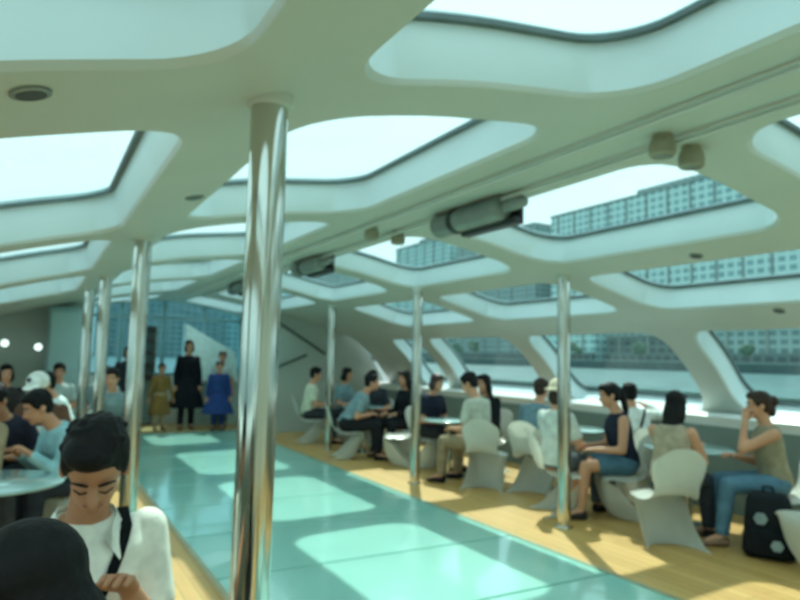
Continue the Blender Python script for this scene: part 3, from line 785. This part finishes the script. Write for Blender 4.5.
    if hair != 'none':
        ball(bm, H(0, -0.020, 0.042), (0.086*hs, 0.098*hs, 0.088*hs), 18, 14, hf)
        ball(bm, H(0, -0.048, -0.005), (0.073*hs, 0.062*hs, 0.080*hs), 16, 12, hf)
        ball(bm, H(0.012, 0.030, 0.082), (0.066*hs, 0.060*hs, 0.042*hs), 14, 10, hf)
        for s in (-1, 1): ball(bm, H(0.070*s, 0.004, 0.030), (0.015*hs, 0.040*hs, 0.046*hs), 10, 8, hf)
        if hair == 'short':
            rr = random.Random(int(x*97+y*13))
            for i in range(70):
                th = rr.uniform(0, 2*PI); ph = rr.uniform(0.0, 1.25)
                dx, dy, dz = math.sin(ph)*math.cos(th), math.sin(ph)*math.sin(th), math.cos(ph)
                if dy > 0.55 and dz < 0.55: continue
                c0 = (0.080*dx, -0.020+0.092*dy, 0.042+0.084*dz)
                ball(bm, H(*c0), (0.012*hs, 0.022*hs, 0.012*hs), 8, 6, hf @ Matrix.Rotation(rr.uniform(0, 3), 3, 'Z'))
        if hair == 'long':
            ball(bm, H(0, -0.055, -0.09), (0.088*hs, 0.060*hs, 0.15*hs), 16, 12, hf); ball(bm, H(0, -0.075, -0.20), (0.080*hs, 0.045*hs, 0.13*hs), 14, 10, hf)
            for s in (-1, 1): ball(bm, H(0.072*s, -0.015, -0.06), (0.024*hs, 0.045*hs, 0.11*hs), 10, 8, hf)
        if hair == 'bob':
            ball(bm, H(0, -0.04, -0.055), (0.094*hs, 0.075*hs, 0.085*hs), 16, 12, hf)
            for s in (-1, 1): ball(bm, H(0.074*s, 0.0, -0.04), (0.024*hs, 0.045*hs, 0.07*hs), 10, 8, hf)
        if hair == 'bun':
            ball(bm, H(0, -0.125, 0.03), (0.050*hs, 0.045*hs, 0.050*hs), 12, 10, hf); ball(bm, H(0, -0.10, -0.05), (0.045*hs, 0.04*hs, 0.06*hs), 12, 10, hf)
        if hair == 'tail':
            ball(bm, H(0, -0.11, 0.03), (0.035*hs, 0.035*hs, 0.035*hs), 10, 8, hf); ball(bm, H(0, -0.13, -0.10), (0.040*hs, 0.035*hs, 0.14*hs), 12, 10, hf)
        fused('hair', bm, hairm, R, voxel*0.7, 1)
    else: bm.free()
    if hat:
        bm = bmesh.new(); col, kind = hat
        ball(bm, H(0, -0.012, 0.052), (0.098*hs, 0.112*hs, 0.094*hs), 18, 12, hf)
        if kind == 'cap': ball(bm, H(0, 0.125, 0.045), (0.075*hs, 0.075*hs, 0.012*hs), 16, 8, hf)
        else: lathe_pts = None; ball(bm, H(0, -0.012, 0.020), (0.150*hs, 0.160*hs, 0.016*hs), 22, 8, hf)
        fused('cap' if kind == 'cap' else 'sun_hat', bm, fabric(*col), R, voxel*0.6, 1)
    if down:
        for s in (-1, 1):
            bm = bmesh.new(); tube(bm, [H(0.014*s, 0.086, -0.006), H(0.030*s, 0.087, -0.011), H(0.047*s, 0.074, -0.006)], [0.002*hs, 0.0032*hs, 0.002*hs], 8); obj('lowered_eyelid', bm, hairm, R)
            bm = bmesh.new(); tube(bm, [H(0.012*s, 0.090, 0.020), H(0.032*s, 0.088, 0.026), H(0.052*s, 0.074, 0.019)], [0.003*hs, 0.0045*hs, 0.002*hs], 8); obj('eyebrow', bm, hairm, R)
        bm = bmesh.new(); tube(bm, [H(-0.024, 0.080, -0.064), H(0, 0.090, -0.062), H(0.024, 0.080, -0.064)], [0.002*hs, 0.006*hs, 0.002*hs], 8); obj('lips', bm, mat('lips', rgb(165, 100, 84), 0.5), R)
    if face:
        for s in (-1, 1):
            bm = bmesh.new(); ball(bm, H(0.031*s, 0.074, 0.002), (0.014*hs, 0.010*hs, 0.0065*hs), 12, 8, hf); obj('eye', bm, mat('eye_white', rgb(200, 190, 180), 0.3), R)
            e_ = R.children[-1]
            bm = bmesh.new(); ball(bm, H(0.031*s, 0.081, 0.000), (0.0062*hs, 0.0045*hs, 0.0062*hs), 10, 8, hf); obj('iris', bm, mat('dark_iris', rgb(34, 26, 22), 0.2), e_)
            bm = bmesh.new(); tube(bm, [H(0.014*s, 0.088, 0.020), H(0.032*s, 0.086, 0.027), H(0.052*s, 0.072, 0.020)], [0.003*hs, 0.0045*hs, 0.002*hs], 8); obj('eyebrow', bm, hairm, R)
        bm = bmesh.new(); tube(bm, [H(-0.026, 0.078, -0.064), H(-0.010, 0.090, -0.060), H(0, 0.091, -0.062), H(0.010, 0.090, -0.060), H(0.026, 0.078, -0.064)], [0.002*hs, 0.006*hs, 0.0065*hs, 0.006*hs, 0.002*hs], 8)
        obj('lips', bm, mat('lips', rgb(165, 100, 84), 0.5), R)
    return R

SK2 = skin(188, 132, 100)
# ---- close on the left: the man in the white polo shirt and the dark-haired head in front of him
person('man in a white polo shirt, dark bag strap, looking down beside the thick chrome pole', 0.18, 2.16, 174, lean=8, hp=38, hy=12, sway=3, down=True, voxel=0.009, sk=SK2,
       top=(230, 230, 220), bcol=(70, 74, 84), collar=True, strap=-1, wl=(-0.05, 0.30, 0.87), wr=(0.10, 0.34, 0.80), group='passengers close to the camera', k=1.03)
person('person with black hair and black top, seen from behind in the bottom left corner', 0.26, 0.94, 320, lean=32, hp=26, voxel=0.010, hair='bob', top=(24, 27, 32), sleeve='long', bcol=(36, 38, 44), group='passengers close to the camera', k=1.0)
chair(0.20, 2.20, 172, 'white chair under the man in the white polo shirt')
chair(0.26, 0.94, 320, 'white chair under the black-haired person seen from behind')

# ---- left side tables
table(-0.18, 4.55, 'pale round table at the left edge beside the bending person', 0.40)
table(-0.45, 8.3, 'pale round table in the crowded left part, farther along', 0.42)
LEFT = [
 ('person bending forward with dark hair and light blue sleeves behind the man in the polo', 0.42, 5.60, 250, dict(lean=34, face=True, hp=22, top=(150, 196, 206), sleeve='long', bcol=(46, 52, 62), wr=(0.12, 0.46, 0.74), wl=(-0.1, 0.46, 0.76))),
 ('person in a beige jacket with forearms on the left table', -0.40, 5.55, 158, dict(lean=24, face=True, hp=20, top=(166, 150, 124), sleeve='long', bcol=(60, 62, 66), wl=(0.0, 0.42, 0.82), wr=(0.15, 0.42, 0.82))),
 ('person in a brown top wearing a white cap near the left edge', 0.16, 7.2, 205, dict(lean=18, face=True, hp=20, top=(104, 76, 62), sleeve='short', bcol=(44, 46, 54), hat=((236, 236, 230), 'cap'), build=1.1)),
 ('dark-haired person in dark clothes at the left edge behind the white cap', -0.30, 10.0, 175, dict(lean=6, face=True, hp=5, hair='bob', top=(56, 52, 52), bcol=(40, 42, 46))),
 ('person in a white shirt leaning over, back turned, left of the aisle poles', 0.42, 8.35, 250, dict(lean=26, hp=8, top=(218, 234, 232), bcol=(54, 60, 70), build=1.15)),
 ('person in a dark navy top in front of the white cap', -0.05, 6.3, 212, dict(lean=30, face=True, hp=24, top=(40, 42, 56), bcol=(40, 44, 50), sk=SK2)),
 ('person in a pale shirt left of the slim poles far back', 0.36, 10.9, 185, dict(lean=4, face=True, top=(176, 192, 188), bcol=(50, 56, 60))),
 ('person in a grey shirt between the two farthest aisle poles', 0.90, 8.75, 200, dict(lean=8, face=True, hp=10, top=(120, 142, 144), bcol=(60, 66, 70))),
 ('person in a grey-blue top seated right of the third aisle pole', 0.92, 10.4, 190, dict(lean=2, face=True, top=(112, 138, 144), bcol=(52, 58, 64), hair='long')),
]
for lab, x, y, hd, kw in LEFT:
    person(lab, x, y, hd, group='seated passengers on the left', **kw)
CL = ['bending person in light blue', 'person in the beige jacket', 'person in the white cap', 'dark-haired person at the left edge', 'person in the white shirt left of the poles', 'person in navy by the white cap', 'person in the pale shirt left of the slim poles', 'person in grey between the aisle poles', 'person in grey-blue by the third aisle pole']
for (lab, x, y, hd, kw), c in zip(LEFT, CL): chair(x, y, hd, 'white chair under the ' + c)
chair(-0.42, 3.75, 20, 'white chair at the left edge before the pale round table, unoccupied')

# ---- right side, near to far
person('woman with tied-up brown hair, olive sleeveless top and blue jeans, chin on her hand', 5.52, 3.22, 312, k=0.97, lean=8, hp=4, hair='bun', hairm=HAIRB, top=(150, 142, 118), sleeve='none', bottom='trousers', bcol=(92, 128, 150),
       face=True, wl=(-0.06, 0.24, 1.03), wr=(0.06, 0.30, 0.72), foot=0.06, shoe=(150, 120, 100), group='seated passengers on the right')
person('woman with long straight black hair in a beige top, seen from behind', 4.74, 3.66, 76, lean=10, hp=14, k=0.95, hair='long', top=(176, 160, 138), sleeve='none', bcol=(58, 62, 70), wl=(-0.10, 0.30, 0.98), wr=(0.12, 0.36, 0.78), group='seated passengers on the right')
chair(4.64, 3.60, 28, 'big white chair nearest the glass floor, round back to camera, under the long-haired woman')
chair(5.62, 3.20, 312, 'white chair under the woman in blue jeans')
table(5.42, 3.98, 'pale round table between the two women near the windows')
chair(5.12, 2.62, 300, 'white chair cut off by the right edge of the view, unoccupied')
backpack(5.14, 3.06, 62, 'black backpack with pale patches standing on the floor beside the right-hand chair')
person('person in a pale hat and off-white shirt, sitting sideways behind a chrome pole', 4.58, 4.86, 84, lean=2, hp=6, hair='bob', hairm=HAIRB, hat=((226, 214, 190), 'sun'), top=(208, 216, 210), bcol=(86, 96, 100), group='seated passengers on the right')
chair(4.58, 4.86, 118, 'white chair in side view beside the chrome pole, under the person in the hat')
person('woman with black hair in a navy top and denim shorts, legs bare', 5.12, 4.46, 300, face=True, lean=10, hp=12, hair='tail', top=(34, 40, 56), sleeve='none', bottom='shorts', bcol=(80, 116, 136), foot=0.05, shoe=(60, 56, 54), knee_out=0.02, group='seated passengers on the right')
chair(5.12, 4.46, 300, 'white chair under the woman in denim shorts')
person('man in a white shirt with a dark strap across his back, by the window sill', 5.84, 4.86, 20, face=True, lean=22, hp=6, top=(228, 232, 228), sleeve='long', bcol=(40, 44, 50), strap=1, group='seated passengers on the right', wr=(0.22, 0.30, 1.02))
chair(5.72, 4.80, 40, 'white chair with rounded back below the man with the dark back strap')
table(5.55, 5.65, 'pale round table by the window behind the person in the hat')
person('person with dark hair in a grey-blue shirt, left of the pale hat', 5.02, 5.68, 70, lean=14, hp=10, top=(112, 140, 152), sleeve='short', bcol=(48, 52, 58), group='seated passengers on the right', hairm=HAIRB)
chair(5.02, 5.68, 70, 'white chair under the person in the grey-blue shirt by the window table')
person('man with thick black hair in a cream shirt, looking down, back to the aisle chair', 4.72, 6.26, 340, k=1.06, face=True, lean=10, hp=26, hy=-14, top=(196, 198, 182), bcol=(150, 134, 108), group='seated passengers on the right', build=1.05, hair='short')
chair(4.66, 6.12, 50, 'white chair with its round back to the camera under the man in the cream shirt')
table(4.75, 6.98, 'pale round table in front of the man in the cream shirt', 0.36)
person('person in a dark navy top across the table from the man in the cream shirt', 4.82, 7.62, 165, face=True, lean=10, hp=14, hair='bob', hairm=mat('auburn_hair', rgb(60, 36, 36), 0.5), top=(34, 38, 54), sleeve='short', bcol=(40, 42, 48), group='seated passengers on the right')
chair(4.82, 7.64, 165, 'white chair under the person in dark navy across from the cream shirt')
person('person with black hair in black, half hidden behind the man in the cream shirt', 5.45, 7.05, 262, face=True, lean=8, hp=8, hair='long', top=(30, 32, 36), sleeve='long', bcol=(36, 38, 42), group='seated passengers on the right')
chair(5.45, 7.05, 262, 'white chair behind the man in the cream shirt, near the window')
person('person with long black hair in black, sitting left of the second window-side pole', 5.10, 8.62, 265, face=True, lean=6, hp=6, hair='long', top=(26, 28, 34), sleeve='long', bcol=(32, 34, 38), group='seated passengers on the right')
chair(5.10, 8.62, 265, 'white chair under the person with long black hair in black')
chair(4.62, 7.98, 300, 'white chair with cream slanted back left of the second window-side pole, unoccupied')
person('man in a grey-blue shirt hunched to the right over dark trousers', 4.12, 8.78, 112, face=True, lean=32, hp=4, top=(124, 148, 154), bcol=(34, 36, 40), build=1.22, k=1.04, group='seated passengers on the right')
chair(4.08, 8.80, 112, 'white chair in side view under the hunched man in the grey-blue shirt')
table(4.66, 9.30, 'pale round table far back by the hunched man', 0.34)
person('person with dark hair leaning in to face the hunched man', 5.15, 9.75, 232, face=True, lean=18, hp=14, top=(54, 58, 66), bcol=(40, 42, 46), group='seated passengers on the right')
chair(5.15, 9.75, 232, 'white chair far back facing the hunched man')
person('woman with bushy dark hair in a blue-grey top far back, right of the last pole', 4.86, 10.62, 150, face=True, lean=8, hp=6, hair='bob', top=(120, 150, 156), bcol=(60, 64, 70), group='seated passengers on the right', hairm=HAIRM)
chair(4.86, 10.62, 150, 'white chair under the woman with bushy dark hair')
person('person in a cream shirt with short dark hair, farthest back before the bow wall', 4.20, 10.55, 108, face=True, lean=8, hp=6, top=(208, 212, 190), bcol=(56, 58, 62), group='seated passengers on the right')
chair(4.20, 10.55, 108, 'white chair under the person in the cream shirt before the bow wall')

# ---- standing at the bow
person('tall person in a long black coat standing at the bow end of the glass floor', 2.72, 13.35, 185, 'stand', lean=0, k=1.05, face=True, hair='bob', hp=0, top=(22, 24, 30), sleeve='long', coat=True, bcol=(30, 32, 36), group='people standing at the bow', build=0.92, flare=0.33)
person('short person in a loose blue coat standing right of the tall black coat', 3.26, 13.0, 190, 'stand', lean=0, k=0.80, face=True, hair='short', hp=0, top=(46, 70, 128), sleeve='long', coat=True, bcol=(40, 60, 110), group='people standing at the bow', build=1.15, flare=0.40)
person('short person in an ochre coat standing left of the tall black coat', 2.20, 13.25, 175, 'stand', lean=0, k=0.76, face=True, hair='short', hairm=HAIRB, hp=0, top=(138, 106, 60), sleeve='long', coat=True, bcol=(176, 160, 130), group='people standing at the bow', build=1.0, flare=0.28)
person('dark-haired person in a pale shirt standing behind the blue coat', 3.42, 13.42, 200, 'stand', lean=0, k=0.92, face=True, hair='short', hp=4, top=(190, 206, 204), sleeve='short', bcol=(90, 110, 116), group='people standing at the bow')
person('person in dark clothes standing left of the ochre coat, behind the second aisle pole', 1.52, 12.75, 180, 'stand', lean=0, k=0.96, face=True, hair='bob', hp=4, top=(40, 46, 52), sleeve='short', bcol=(44, 50, 54), group='people standing at the bow')
finish_people()
